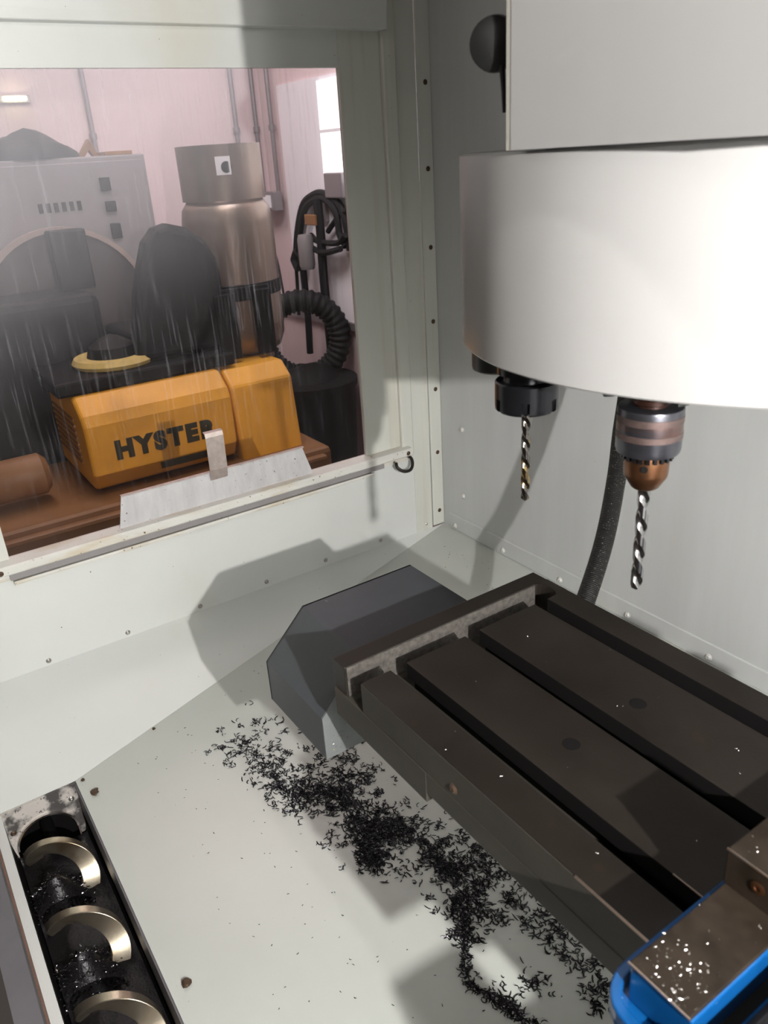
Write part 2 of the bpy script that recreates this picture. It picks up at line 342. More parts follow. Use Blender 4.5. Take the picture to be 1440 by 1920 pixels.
# end plate with the arched mouth the screw comes out of
bm = bmesh.new()
yc, zc_, ra = -1.185, -.215, .058
ys = [-1.252, YT - .001]
outer = [(ys[1], -.25), (ys[1], -.1185), (ys[0], -.1205), (ys[0], -.25)]
arch = arcpts(yc, zc_, ra, PI, 0, 16)
ptsA = [(ys[0], -.25), (yc - ra, -.25)] + arch + [(yc + ra, -.25), (ys[1], -.25), (ys[1], -.1185), (ys[0], -.1205)]
prism(bm, ptsA, 'x', .249, .256)
ep = obj('end_plate', bm, 'bracket', floor)
bm = bmesh.new()
ro, ri = ra, ra - .004
prism(bm, arcpts(yc, zc_, ro, PI, 0, 16) + arcpts(yc, zc_, ri, 0, PI, 16), 'x', .215, .261)
obj('auger_tube', bm, 'bright', floor)
obj('tube_dark_sheet', pr(arcpts(yc, zc_, ro, PI, 0, 16) + [(yc + ro, -.30), (yc - ro, -.30)], 'x', .213, .2145), 'dark', floor)  # dark sheet added behind the mouth, its shade put in by colour
screw((.256, -1.240, -.170), (1, 0, 0), ep, SCREWD); screw((.256, -1.128, -.150), (1, 0, 0), ep)
# front lip of the enclosure
fl = obj('wall_front', bx(.24, 2.5, -1.30, -1.268, -.30, -.02), 'greylip', kind='structure')
obj('front_lip', bx(.24, 2.5, -1.2685, -1.2655, -.128, -.085), 'rustlip', fl)

# ------------------------------------------------------------------ auger
XA, PITCH, RO, RI, AY, AZ = .345, .182, .056, .024, -1.181, -.204
def auger():
    bm = bmesh.new(); n = 40; turns = 7; prev = None
    for k in range(-n // 2, n * turns):
        ph = 2 * PI * k / n; x = XA + PITCH * k / n
        cy, cz = math.sin(ph), math.cos(ph)
        sec = [(x + .0085, RO), (x - .0085, RO), (x - .0065, RI), (x + .0065, RI)]
        ring = [bm.verts.new((a, AY + r * cy, AZ + r * cz)) for a, r in sec]
        if prev:
            for i in range(4): bm.faces.new((prev[i], prev[(i + 1) % 4], ring[(i + 1) % 4], ring[i]))
        else: bm.faces.new(ring)
        prev = ring
    bm.faces.new(prev[::-1]); return bm
au = thing('chip_auger', 'spiral steel chip auger lying in the dark trough at the front of the pan', 'auger', (XA, AY, AZ - RO))
obj('flight', auger(), 'auger', au, smooth=True, bevel=.0012)
obj('drive_stub', lat([(.012, -.12), (.012, -.05)], 16, (XA, AY, AZ), (1, 0, 0)), 'dark', au, smooth=True)

# ------------------------------------------------------------------ chips
def chips(name, spots, m, label=None, lo=.004, hi=.011, thick=.0007, seed=1, curl=2.6, parent=None):
    """spots: list of (point, normal); every chip is a small curled sliver"""
    r = random.Random(seed); V = []; F = []
    for p, nrm in spots:
        p = Vector(p); nrm = Vector(nrm).normalized(); u, v = frame_of(nrm); a = r.uniform(0, 2 * PI)
        t = u * math.cos(a) + v * math.sin(a); s = nrm.cross(t)
        Lc = r.uniform(lo, hi); k = r.uniform(-curl, curl); wd = r.uniform(.7, 1.5) * thick; up = r.uniform(.0003, .004 if hi > .006 else .0012)
        base = len(V); ns = 4; pos = Vector((0, 0)); ang = -k / 2
        for i in range(ns + 1):
            q = p + t * pos.x + s * pos.y + nrm * (thick * .5 + up * (i / ns) ** 2 * (1 if a > 2 else .2))
            sd = (-t * math.sin(ang) + s * math.cos(ang)) * wd
            f = .45 if i in (0, ns) else 1
            V += [q + sd * f, q - sd * f, q + nrm * thick * 1.3 * f]
            pos = pos + Vector((math.cos(ang), math.sin(ang))) * (Lc / ns); ang += k / ns
        for i in range(ns):
            b = base + 3 * i
            for e in range(3): F.append((b + e, b + (e + 1) % 3, b + 3 + (e + 1) % 3, b + 3 + e))
        F.append((base, base + 1, base + 2)); F.append((base + 3 * ns + 2, base + 3 * ns + 1, base + 3 * ns))
    me = bpy.data.meshes.new(name); me.from_pydata([tuple(x) for x in V], [], F); me.update()
    o = link(name, me, m, parent, 'stuff')
    if label: tag(o, label, 'chips')
    return o
BL = [(.39,-.843,.03,.02,40),(.427,-.814,.03,.018,70),(.487,-.809,.03,.018,90),(.549,-.807,.028,.018,120),(.592,-.796,.025,.016,150),
 (.558,-.731,.04,.03,70),(.574,-.694,.035,.02,60),(.616,-.697,.03,.02,90),(.616,-.743,.035,.02,120),(.613,-.764,.03,.015,110),(.657,-.734,.03,.018,140),
 (.715,-.737,.035,.018,190),(.746,-.735,.03,.018,190),(.782,-.695,.03,.016,160),(.766,-.76,.025,.014,190),(.789,-.764,.018,.012,170),(.761,-.702,.025,.014,120),
 (.85,-.68,.03,.014,150),(.881,-.682,.025,.013,170),(.923,-.684,.03,.016,130),(.956,-.70,.025,.016,150),(.872,-.631,.035,.016,100),(.907,-.638,.035,.016,90),
 (.946,-.628,.03,.018,60),(.983,-.733,.02,.012,70),(1.04,-.64,.02,.012,60),(1.087,-.635,.02,.012,50),(1.009,-.664,.03,.02,45),(.515,-.777,.05,.02,50),
 (.38,-.779,.05,.03,40),(.44,-.737,.05,.03,40),(1.142,-.64,.03,.015,50),(1.17,-.65,.03,.015,50),(1.091,-.757,.02,.012,40),(1.102,-.71,.02,.012,30),(.70,-.70,.05,.03,90)]
sp = []
fn = Vector((0, -TH, 1))
for x, y, sx, sy, n in BL:
    for k in range(int(n * .34)):
        wide = 1.0 if rnd.random() < .62 else 2.1
        a0, b0 = rnd.gauss(x, sx * .66 * wide), rnd.gauss(y, sy * .8 * wide)
        for q in range(rnd.randint(1, 10)):
            a, b = rnd.gauss(a0, .0045), rnd.gauss(b0, .0035)
            if YT < b < -.02 and a > .05 - b * .23: sp.append(((a, b, fz(b)), fn))
trail = [(.955,-.71),(.975,-.725),(1.0,-.742),(1.02,-.765),(1.05,-.775),(1.075,-.76),(1.10,-.748),(1.125,-.75),(1.15,-.74)]
for a, b in zip(trail, trail[1:]):
    for k in range(45):
        t = rnd.random(); x = a[0] + (b[0] - a[0]) * t + rnd.gauss(0, .003); y = a[1] + (b[1] - a[1]) * t + rnd.gauss(0, .003); sp.append(((x, y, fz(y)), fn))
chips('metal_chips', sp, 'chip', 'black curled metal chips strewn over the white pan in front of the table', lo=.004, hi=.014, thick=.00085, seed=3, curl=3.4)
sp = []
for k in range(420):
    x = rnd.uniform(.1, 1.3); y = rnd.uniform(-1.0, -.05)
    if x > -y * .24 + .02: sp.append(((x, y, fz(y)), fn))
sp += [((.02 + rnd.random() * .05, rnd.uniform(-.9, -.2), -.4642 * .0 - .001), (.42, 0, .9)) for k in range(0)]
chips('fine_swarf', sp, 'chip', 'tiny dark slivers dusted thinly over the bare parts of the pan', lo=.002, hi=.005, thick=.0005, seed=5)
# chip mounds between the auger flights: a lumpy bed with slivers on top
bm = bmesh.new(); nx, ny = 90, 14; grid = []
sl_sp = []
for i in range(nx + 1):
    row = []
    for j in range(ny + 1):
        x = .27 + i / nx * 1.0; y = -1.243 + j / ny * .125
        ph = ((x - XA) / PITCH) % 1.0
        d = (y + 1.243) / .125
        z = -.232 + .066 * math.exp(-((ph - .36) / .17) ** 2) * math.exp(-((d - .34) / .26) ** 2) + .05 * max(0, .2 - d) + rnd.uniform(-.002, .002)
        row.append(bm.verts.new((x, y, z)))
        if .12 < ph < .62 and j < 11:
            for q in range(3): sl_sp.append(((x + rnd.uniform(-.005, .005), y + rnd.uniform(-.004, .004), z + .002), (rnd.uniform(-.4, .4), rnd.uniform(-.4, .4), 1)))
    grid.append(row)
for i in range(nx):
    for j in range(ny): bm.faces.new((grid[i][j], grid[i + 1][j], grid[i + 1][j + 1], grid[i][j + 1]))
sb = obj('chip_bed', bm, 'sludge', kind='stuff', smooth=True)
tag(sb, 'wet black chip sludge heaped between the turns of the auger', 'chips')
chips('chip_slivers', sl_sp, 'wetchip', None, lo=.004, hi=.010, thick=.0009, seed=9, parent=sb)
# loose crumbs lying on the pan
def crumb(x, y, s, label, me=None):
    bm = bmesh.new(); bmesh.ops.create_icosphere(bm, subdivisions=2, radius=s)
    for v in bm.verts: v.co *= rnd.uniform(.7, 1.2); v.co.z *= .6
    for v in bm.verts: v.co += Vector((x, y, fz(y) + s * .4))
    tag(obj('debris_crumb', bm, 'rustscrew', smooth=True), label, 'debris', 'crumbs lying on the pan')
crumb(.313, -1.090, .0085, 'dark brown crumb beside the top corner of the auger trough')
crumb(.785, -1.088, .0075, 'dark curled crumb alone on the white pan beside the auger, low in the photo')
crumb(.262, -1.100, .004, 'small rusty crumb at the very tip where the sloped side panel meets the trough')
crumb(.222, -.940, .0035, 'small rusty crumb half way along the edge of the sloped side panel')

# ------------------------------------------------------------------ table
TX0, TX1, TY0, TY1, TZ = .947, 1.95, -.881, -.575, .451
XS0 = 1.0068
tb_ = thing('machine_table', 'dark oiled cast iron machine table with three long T-slots', 'table', (1.45, -.73, .37))
obj('lower_body', bx(TX0, 1.12, TY0 - .0016, TY1, .374, .412), 'iron_side', tb_, bevel=.0008)
obj('lower_body', bx(1.4702, TX1, -.862, TY1, .390, .412), 'iron_side', tb_)
obj('lower_body', bx(1.1202, 1.47, TY0 - .0012, TY1, .386, .412), 'iron_side', tb_, bevel=.0008)
obj('front_face', bx(XS0, TX1, TY0 - .0008, TY0, .4123, TZ - .0012), 'iron_side', tb_)
slots = (-.8325, -.7285, -.6195); hw = .0105
ys = [TY0] + [c + s * hw for c in slots for s in (-1, 1)] + [TY1]
XS = 1.0068
for i in range(4):
    a, b = ys[2 * i], ys[2 * i + 1]
    bm = bmesh.new()
    u0 = a if i == 0 else a + .009; u1 = b if i == 3 else b - .009
    prism(bm, [(u0, .4125), (u1, .4125), (u1, .430), (b, .432), (b, TZ), (a, TZ), (a, .432), (u0, .430)], 'x', XS, TX1)
    so = obj('table_strip', bm, 'iron', tb_, bevel=.0006)
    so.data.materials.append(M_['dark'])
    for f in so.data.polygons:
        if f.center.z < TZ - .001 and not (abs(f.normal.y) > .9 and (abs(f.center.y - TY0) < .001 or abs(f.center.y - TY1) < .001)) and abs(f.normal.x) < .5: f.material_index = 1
# left rim with its rough cast coolant recess
obj('end_rim', bx(TX0, .972, TY0, TY1, .4125, TZ), 'iron', tb_, bevel=.0012)
obj('recess_wall', bx(.972, .9735, TY0 + .002, TY1 - .022, .4125, TZ - .0008), 'iron_raw', tb_)
cr = [(XS, TY1), (.972, TY1), (.972, TY1 - .021)] + [(.9895 - .0175 * math.cos(a), TY1 - .021 + .009 * math.sin(a)) for a in [k * PI / 8 for k in range(1, 8)]] + [(XS, TY1 - .021)]
obj('rim_corner', pr(cr, 'z', .4125, TZ), 'iron', tb_)
def ring_plug(x, y):
    o = obj('plug', lat([(.0085, 0), (.0085, .0004), (.0078, .0006), (.0, .0006)], 24, (x, y, TZ - .0002)), 'dark', tb_)
ring_plug(1.208, -.777); ring_plug(1.207, -.683)
screw((1.163, TY0 - .0003, .424), (0, -1, 0), tb_, SCREWD)
obj('edge_glint', bx(1.312, 1.392, TY0 - .0012, TY0 + .0002, TZ - .0016, TZ + .0002), 'edge', tb_)  # highlight on the table edge, put in as a bright strip
obj('edge_glint', bx(1.355, 1.392, ys[2] - .0002, ys[2] + .0008, TZ - .0012, TZ + .0002), 'edge', tb_)
# saddle and base under the table
sd = thing('saddle', 'slate grey saddle carrying the machine table from below', 'saddle', (1.5, -.72, -.08))
obj('saddle_body', bx(1.12, 1.95, -.80, -.58, .262, .3715), 'saddle', sd, bevel=.003)
obj('pedestal', bx(1.25, 1.95, -.66, -.58, -.06, .262), 'saddle', sd)
# way cover box left of the table
cv = thing('way_cover', 'slate grey box cover with chamfered front, sticking out left of the table', 'cover', (.81, -.74, .262))
yf, yk, zt_, zb, ch = -.876, -.625, .3915, .262, .065
prof = [(yf, zb), (yf, zt_ - ch), (yf + ch, zt_), (yk, zt_), (yk, zb)]
i2 = [(yk - .002, zb), (yk - .002, zt_ - .0025), (yf + ch + .001, zt_ - .0025), (yf + .0025, zt_ - ch - .001), (yf + .0025, zb)]
obj('shell', pr(prof[:] + i2, 'x', .735, .889), 'cover', cv)
obj('left_cap', pr(prof, 'x', .7355, .738), 'cover', cv)
obj('right_cap', pr(prof, 'x', .8895, .892), 'cap', cv)
obj('arm', bx(.8925, 1.119, -.77, -.64, .30, .368), 'cover', cv)

# ------------------------------------------------------------------ spindle head cover and tool carousel
CX, CY, CR, CZ0, CZ1 = 1.131, -.469, .2848, .778, .956
tc = thing('tool_carousel', 'big round off-white tool changer drum above the table', 'tool changer', (CX, CY, CZ0))
bm = lat([(CR - .004, CZ0 + .008), (CR - .004, CZ0), (CR - .0015, CZ0 - .0006), (CR, CZ0 + .001), (CR, CZ1 - .002), (CR - .002, CZ1), (CR - .030, CZ1 + .0008), (0, CZ1 + .0008), ], 160, (CX, CY, 0))
shell = obj('drum_shell', bm, 'drum', tc, smooth=True)
# ten pocket forks under the drum; two carry tools
for k in range(10):
    a = math.radians(-72.6 - 36.6 * k) if k < 3 else math.radians(-72.6 - 36 * k)
    ux, uy = math.cos(a), math.sin(a); px, py = CX + .236 * ux, CY + .236 * uy
    bm = bmesh.new()
    pts = arcpts(0, 0, .040, math.radians(50), math.radians(310), 18) + arcpts(0, 0, .030, math.radians(310), math.radians(50), 18)
    pts = [(px + ux * p[0] * (1 if True else 0) - uy * p[1], py + uy * p[0] + ux * p[1]) for p in pts]
    zz = .768
    prism(bm, pts, 'z', zz, .786)
    obj('pocket', bm, 'plastic', tc, bevel=.001)
obj('pocket_block', lat([(.022, .729), (.0265, .7315), (.0275, .735), (.0275, .786), (.012, .786)], 28, (.937, -.630, 0)), 'plastic', tc, smooth=True)
obj('pocket_plate', lat([(.18, .786), (.268, .786), (.268, .79), (.18, .79)], 64, (CX, CY, 0), ring=True), 'dark', tc)
hc = thing('head_cover', 'tall pale grey sheet metal cover rising above the tool changer drum', 'cover', (1.35, -.5, CZ1))
YC = -.771
obj('front_panel', bx(1.1132, 1.345, YC, YC + .003, CZ1 + .0012, 1.75), 'head', hc)
obj('left_fold', pr([(1.107, YC + .0022), (1.1078, YC + .0004), (1.1131, YC + .0004), (1.1131, YC + .003), (1.107, YC + .003)], 'z', CZ1 + .0012, 1.75), 'fold', hc)
obj('side_panel', bx(1.107, 1.110, YC + .003, -.30, CZ1 + .0012, 1.75), 'head', hc)
obj('right_panel', pr([(1.345, YC), (1.349, YC + .001), (1.42, YC + .07), (1.42, -.30), (1.345, -.30)], 'z', CZ1 + .0012, 1.75), 'drum', hc)
screw((1.315, -.7535, CZ1 + .001), (0, 0, 1), hc)
obj('column', bx(1.15, 1.42, -.30, -.001, CZ1 + .0012, 1.75), 'head', hc)
kn = thing('clamp_knob', 'black round knob with a thin stem beside the upper left edge of the head cover', 'knob', (1.08, -.755, 1.0))
kd = Vector((.55, -.80, -.05))
obj('knob_disc', lat([(0, -.012), (.013, -.012), (.0185, -.006), (.0195, 0), (.0185, .006), (.012, .010), (0, .011)], 32, (1.080, -.757, 1.0315), kd), 'knob', kn, smooth=True)
obj('knob_spindle', tb([(1.082, -.752, 1.0315), (1.108, -.745, 1.0315)], .006, 12), 'knob', kn)
obj('stem', tb([(1.0875, -.757, 1.02), (1.0900, -.757, .998), (1.0905, -.757, .984)], [.0026, .0020, .0014], 8), 'knob', kn)

# ------------------------------------------------------------------ tools
def twist_drill(name, x, y, z_top, z_tip, r, m, label, turns, hand=1, ph0=0.0):
    bm = bmesh.new(); n = 40; rings = []; L = z_top - z_tip; steps = 72; core = .50
    for i in range(steps + 1):
        t = i / steps; z = z_top - (L - r * .75) * t; ph = ph0 + hand * 2 * PI * turns * t
        fl = min(1, t * 9)
        ring = []
        for k in range(n):
            a = 2 * PI * k / n; c = math.cos(a)          # two flutes at 0 and pi
            d = min(abs(((a + PI) % (2 * PI)) - PI), abs(((a) % (2 * PI)) - PI))
            f = max(0, 1 - (d / .85) ** 2) if d < .85 else 0
            rr = r * (1 - fl * (1 - core) * f ** .8)
            ring.append(bm.verts.new((x + rr * math.cos(a + ph), y + rr * math.sin(a + ph), z)))
        rings.append(ring)
    for A, B in zip(rings, rings[1:]):
        for k in range(n): bm.faces.new((A[k], A[(k + 1) % n], B[(k + 1) % n], B[k]))
    tip = bm.verts.new((x, y, z_tip))
    for k in range(n): bm.faces.new((rings[-1][k], rings[-1][(k + 1) % n], tip))
    bm.faces.new(rings[0])
    return tag(obj(name, bm, m, smooth=True), label, 'drill bit')
KX, KY = 1.203, -.696
dc = thing('drill_chuck', 'keyed drill chuck with worn grey body and bronze sleeve under the drum', 'drill chuck', (KX, KY, .672))
obj('arbor', lat([(.0135, .7598), (.0135, .7615), (.0165, .763), (.0165, .767), (.0185, .769), (.0185, .785)], 28, (KX, KY, 0)), 'bronzedark', dc, smooth=True)
obj('chuck_body', lat([(0, .7600), (.0245, .7600), (.0263, .7592), (.0268, .7575), (.0268, .7240), (.0256, .7204), (.0195, .7185), (0, .7185)], 48, (KX, KY, 0)), 'chuck', dc, smooth=True)
for za, zb_ in ((.7535, .7470), (.7395, .7335)):
    obj('knurled_band', lat([(.0266, zb_), (.0271, zb_ + .0004), (.0271, za - .0004), (.0266, za)], 64, (KX, KY, 0), ring=True), 'rustband', dc)
bm = bmesh.new()
lathe(bm, [(0, .7185), (.0182, .7185), (.0186, .717), (.0186, .702), (.0180, .698), (.0120, .688), (.0100, .6865), (0, .6865)], 40, (KX, KY, 0))
sv = obj('chuck_sleeve', bm, 'bronze', dc, smooth=True)
bm = bmesh.new()
for k in range(22):
    a = 2 * PI * k / 22; c, s = math.cos(a), math.sin(a)
    v = box(bm, .0175, .0215, -.0014, .0014, .7145, .7190)
    for q in v: q.co = Vector((KX + q.co.x * c - q.co.y * s, KY + q.co.x * s + q.co.y * c, q.co.z))
obj('gear_teeth', bm, 'blackox', dc, kind='stuff')
dv = Vector((1.605 - KX, -1.219 - KY, 0)).normalized(); dv = Matrix.Rotation(math.radians(-4), 3, 'Z') @ dv
obj('key_hole', lat([(.0024, .0005), (.0030, .0008), (.0024, .0009), (.0024, .0003), (0, .0003)], 16, Vector((KX, KY, .7095)) + dv * .0184, dv), 'dark', dc)
twist_drill('twist_drill', KX, KY, .690, .584, .0053, 'drillsteel', 'long bright twist drill gripped in the keyed chuck with the bronze sleeve', 1.9, 1, 1.0)
NX, NY = 1.050, -.690
ck = thing('collet_chuck', 'black collet chuck with slotted clamping nut under the left side of the drum', 'collet chuck', (NX, NY, .715))
obj('holder_flange', lat([(.024, .749), (.0225, .752), (.0225, .757), (.029, .759), (.029, .79)], 40, (NX, NY, 0)), 'blackox', ck, smooth=True)
bm = bmesh.new()
n = 96; prof = [(.0290, .7215), (.0308, .7232), (.0312, .7265), (.0312, .7345), (.0312, .7352), (.0312, .7500), (.0300, .7515)]
rings = []
for r_, z_ in prof:
    ring = []
    for k in range(n):
        a = 2 * PI * k / n; ph = (k % 16) - 8
        slot = abs(ph) < 1.6 and z_ < .7350
        rr = r_ - (.0045 if slot else 0)
        ring.append(bm.verts.new((NX + rr * math.cos(a - 1.31), NY + rr * math.sin(a - 1.31), z_)))
    rings.append(ring)
for A, B in zip(rings, rings[1:]):
    for k in range(n): bm.faces.new((A[k], A[(k + 1) % n], B[(k + 1) % n], B[k]))
bm.faces.new(rings[0]); bm.faces.new(rings[-1])
obj('clamping_nut', bm, 'blackox', ck, smooth=True)
obj('nut_face', lat([(.012, .7206), (.0205, .7206), (.0225, .7218), (.012, .7218)], 40, (NX, NY, 0), ring=True), 'bright', ck, smooth=True)
obj('collet', lat([(.005, .7185), (.009, .7185), (.0115, .7208), (.0115, .735)], 30, (NX, NY, 0)), 'blackox', ck, smooth=True)
twist_drill('twist_drill', NX, NY, .722, .6205, .0046, 'drillgold', 'dark and gold twist drill held in the black collet chuck', 2.2, 1, .4)

# ------------------------------------------------------------------ hose
ctl = [(.775, -.20, .80), (.785, -.212, .70), (.800, -.232, .60), (.815, -.258, .535), (.838, -.292, .47), (.862, -.34, .385), (.890, -.41, .31), (.93, -.50, .26), (1.05, -.585, .25)]
cp = catmull(ctl, 70); rr = [.0144 + (.0009 if i % 2 else 0) for i in range(len(cp))]
hs = obj('braided_hose', tb(cp, rr, 16), 'hose', smooth=True)
tag(hs, 'black ribbed cable hose hanging from behind the drum to behind the table', 'hose')

# ------------------------------------------------------------------ vise
vs = thing('machine_vise', 'blue cast machine vise with worn steel bed clamped on the table end', 'vise', (1.47, -.83, TZ))
fo = [(1.40, -.50), (1.388, -.52), (1.387, -.90)] + [(1.412 - .025 * math.cos(a), -.915 - .032 * math.sin(a)) for a in [k * PI / 2 / 6 for k in range(7)]] + [(1.545, -.947), (1.545, -.50)]
obj('base_flange', pr(fo, 'z', TZ + .0003, .4570), 'blue', vs, bevel=.002)
ro_ = [(1.388, -.52), (1.387, -.90)] + [(1.412 - .025 * math.cos(a), -.915 - .032 * math.sin(a)) for a in [k * PI / 2 / 8 for k in range(9)]] + [(1.545, -.947)]
ri_ = [(1.394, -.52), (1.3935, -.90)] + [(1.412 - .0175 * math.cos(a), -.915 - .024 * math.sin(a)) for a in [k * PI / 2 / 8 for k in range(9)]] + [(1.545, -.939)]
obj('flange_rim', pr(ro_ + ri_[::-1], 'z', .4565, .4672), 'blue', vs, bevel=.0015)
obj('body_rail', bx(1.4015, 1.4465, -.9285, -.52, .4572, .4895), 'blue', vs, bevel=.0015)
obj('body_rail', bx(1.4905, 1.5355, -.9285, -.52, .4572, .4895), 'blue', vs, bevel=.0015)
obj('cross_web', bx(1.4465, 1.4905, -.945, -.93, .4572, .478), 'blue', vs, bevel=.0015)
obj('bed', bx(1.401, 1.4455, -.930, -.60, .4897, .4930), 'steel', vs, bevel=.0008)
obj('bed', bx(1.4915, 1.536, -.930, -.60, .4897, .4930), 'steel', vs, bevel=.0008)
obj('slot_floor', bx(1.4465, 1.4905, -.93, -.60, .4572, .4582), 'dark', vs)
obj('front_block', bx(1.4905, 1.568, -.946, -.90, .4898, .499), 'blue', vs, bevel=.003)
obj('side_lug', bx(1.5455, 1.605, -.911, -.80, .452, .499), 'blue', vs, bevel=.004)
obj('crank_arm', bx(1.640, 1.80, -.985, -.930, .470, .502), 'blackox', vs, bevel=.004)
obj('crank_stub', bx(1.692, 1.78, -.932, -.86, .4515, .495), 'blackox', vs)
obj('edge_glint', bx(1.4008, 1.4458, -.9306, -.9298, .4918, .4934), 'edge', vs)  # bright strips painting the glint along bed and jaw edges
obj('edge_glint', bx(1.3993, 1.50, -.8336, -.8328, .5232, .5247), 'edge', vs)
obj('lead_screw', lat([(.008, 0), (.008, .30)], 20, (1.4685, -.955, .480), (0, 1, 0)), 'blackox', vs, smooth=True)
jw = obj('fixed_jaw', bx(1.3995, 1.5375, -.833, -.775, .4932, .5245), 'steel', vs, bevel=.0008)
dv = Vector((0, -1, 0))
obj('jaw_bolt', lat([(.0052, .0005), (.0052, -.0045), (.004, .0012), (.0022, .0012), (.0022, 0), (0, 0)][:1] + [(.0052, .0008), (.0040, .0014), (.0022, .0014), (.0020, .0002), (0, .0002)], 20, (1.4235, -.833, .5095), dv), 'bronze', vs, smooth=True)
# silver slivers on the vise and the table
sp = []
for k in range(85): sp.append(((rnd.uniform(1.402, 1.44), rnd.gauss(-.915, .014), .4931), (0, 0, 1)))
for k in range(26): sp.append(((rnd.uniform(1.402, 1.444), rnd.uniform(-.93, -.836), .4931), (0, 0, 1)))
for k in range(30): sp.append(((rnd.gauss(1.432, .005), rnd.gauss(-.926, .006), .4931), (0, 0, 1)))
sp = [q for q in sp if -.9295 < q[0][1] < -.836 and 1.402 < q[0][0] < 1.4445]
for k in range(35): sp.append(((rnd.uniform(1.402, 1.46), rnd.uniform(-.83, -.78), .5246), (0, 0, 1)))
chips('silver_slivers', sp, 'chipbright', 'bright silver slivers sprinkled over the steel bed of the blue vise', lo=.0008, hi=.0028, thick=.00016, seed=11)
sp = [((rnd.uniform(1.02, 1.38), rnd.choice([rnd.uniform(-.88, -.845), rnd.uniform(-.82, -.74), rnd.uniform(-.715, -.632)]), TZ + .0001), (0, 0, 1)) for k in range(18)]
sp += [((.8925, rnd.uniform(-.868, -.835), rnd.uniform(.266, .31)), (1, 0, 0)) for k in range(46)]
sp += [((rnd.uniform(.74, .88), rnd.uniform(-.80, -.66), zt_ + .0001), (0, 0, 1)) for k in range(10)]
chips('stray_slivers', sp, 'chipbright', 'few stray bright slivers on the dark table top and the box cover end', lo=.0007, hi=.003, thick=.0002, seed=12)

# ------------------------------------------------------------------ things on the left wall
sg = thing('splash_guard', 'pale metal deflector plate standing on the window sill', 'guard', (.02, -.64, .2665))
bm = bmesh.new()
prism(bm, [(-.874, .2668), (-.858, .338), (-.424, .338), (-.402, .2668)], 'x', .0105, .0125)
obj('plate', bm, 'guard', sg)
obj('top_fold', pr([(-.858, .338), (-.424, .338), (-.422, .3405), (-.860, .3405)], 'x', .0105, .019), 'clip', sg)
cl = pr([(.0128, .318), (.0142, .318), (.0205, .343), (.0245, .420), (.0225, .430), (.0125, .432), (.0125, .4305), (.0215, .4285), (.0230, .420), (.019, .343)], 'y', -.660, -.618)
obj('handle_clip', cl, 'clip', sg, bevel=.0003)
obj('clip_foot', bx(.0126, .0140, -.655, -.612, .309, .327), 'guard', sg)
hk = tb(catmull([(.030, -.170, .236), (.038, -.172, .226), (.045, -.158, .214), (.045, -.138, .212), (.040, -.126, .222), (.030, -.122, .236), (.0105, -.124, .242)], 6), .0042, 10)
tag(obj('bent_hook', hk, 'iron', smooth=True), 'dark bent steel hook at the right end of the window sill', 'hook')

# ------------------------------------------------------------------ workshop beyond the window
XF, YR = -2.2, .66
obj('wall_far', bx(XF - .1, XF, -3.5, YR, -.75, 2.9), 'pinkwall', kind='structure')
ws = obj('wall_side', bx(XF, -.10, YR, YR + .1, -.75, 2.9), 'pinkwall', kind='structure')
obj('bright_panel', bx(-2.0, -.2, YR - .012, YR, .27, 1.266), 'lightwall', ws)
obj('rail', bx(XF, -.2, YR - .02, YR, .235, .268), 'conduit', ws)
w2 = obj('window_2', bx(-1.62, -.9, YR - .022, YR - .013, .86, 1.25), 'daylight', kind='structure')
for z in (1.06,): obj('window_bar', bx(-1.62, -.9, YR - .026, YR - .020, z - .006, z + .006), 'lightwall', w2)
obj('floor_workshop', bx(XF, -.10, -3.5, YR, -.80, -.75), 'concrete', kind='structure')
def conduit(x, y, z0, z1, label):
    t = thing('conduit', label, 'pipe', (x, y, z0), 'conduits on the workshop wall')
    obj('pipe', tb([(x, y, z0), (x, y, z1)], .011, 10), 'conduit', t, smooth=True)
    obj('clamp', lat([(.016, -.012), (.016, .012)], 12, (x, y, 1.10)), 'conduit', t, smooth=True)
conduit(XF + .013, -.155, .4, 2.4, 'grey conduit rising behind the grey cabinet at the left of the window')
conduit(XF + .013, .514, .4, 2.4, 'grey conduit running down behind the right shoulder of the gas tank')
conduit(XF + .013, .618, .82, 2.4, 'grey conduit ending in the left side of the outlet box')
conduit(-2.06, YR - .025, .82, 2.4, 'grey conduit ending in the right side of the outlet box')
ob = thing('outlet_box', 'grey outlet box at the foot of two conduits in the corner', 'outlet', (-2.1, .61, .74))
obj('box_body', bx(-2.17, -2.03, .59, .637, .74, .825), 'conduit', ob, bevel=.004)
obj('cover_plate', bx(-2.14, -2.06, .583, .59, .755, .81), 'lightwall', ob)
obj('cord', tb(catmull([(-2.12, .59, .74), (-2.10, .585, .62), (-2.08, .60, .48), (-2.05, .60, .30)], 6), .006, 8), 'rubber', ob)
cb = thing('control_cabinet', 'tall grey metal cabinet with dark switches behind the window', 'cabinet', (-2.0, -.5, -.75))
obj('cabinet_body', bx(-2.17, -1.925, -1.05, -.035, -.75, 1.02), 'cabinet', cb, bevel=.006)
obj('cabinet_door', bx(-1.92, -1.905, -1.03, -.055, -.70, 1.0), 'cabinet', cb, bevel=.003)
for y, z, h in ((-.226, .915, .05), (-.219, .83, .04), (-.216, .735, .06)): obj('switch', bx(-1.905, -1.885, y - .02, y + .02, z - h / 2, z + h / 2), 'vinyl', cb, bevel=.003)
for k in range(6): obj('vent_slot', bx(-1.906, -1.9, -.50 + k * .03, -.484 + k * .03, .825, .86), 'vinyl', cb)
bm = bmesh.new(); bmesh.ops.create_icosphere(bm, subdivisions=3, radius=1)
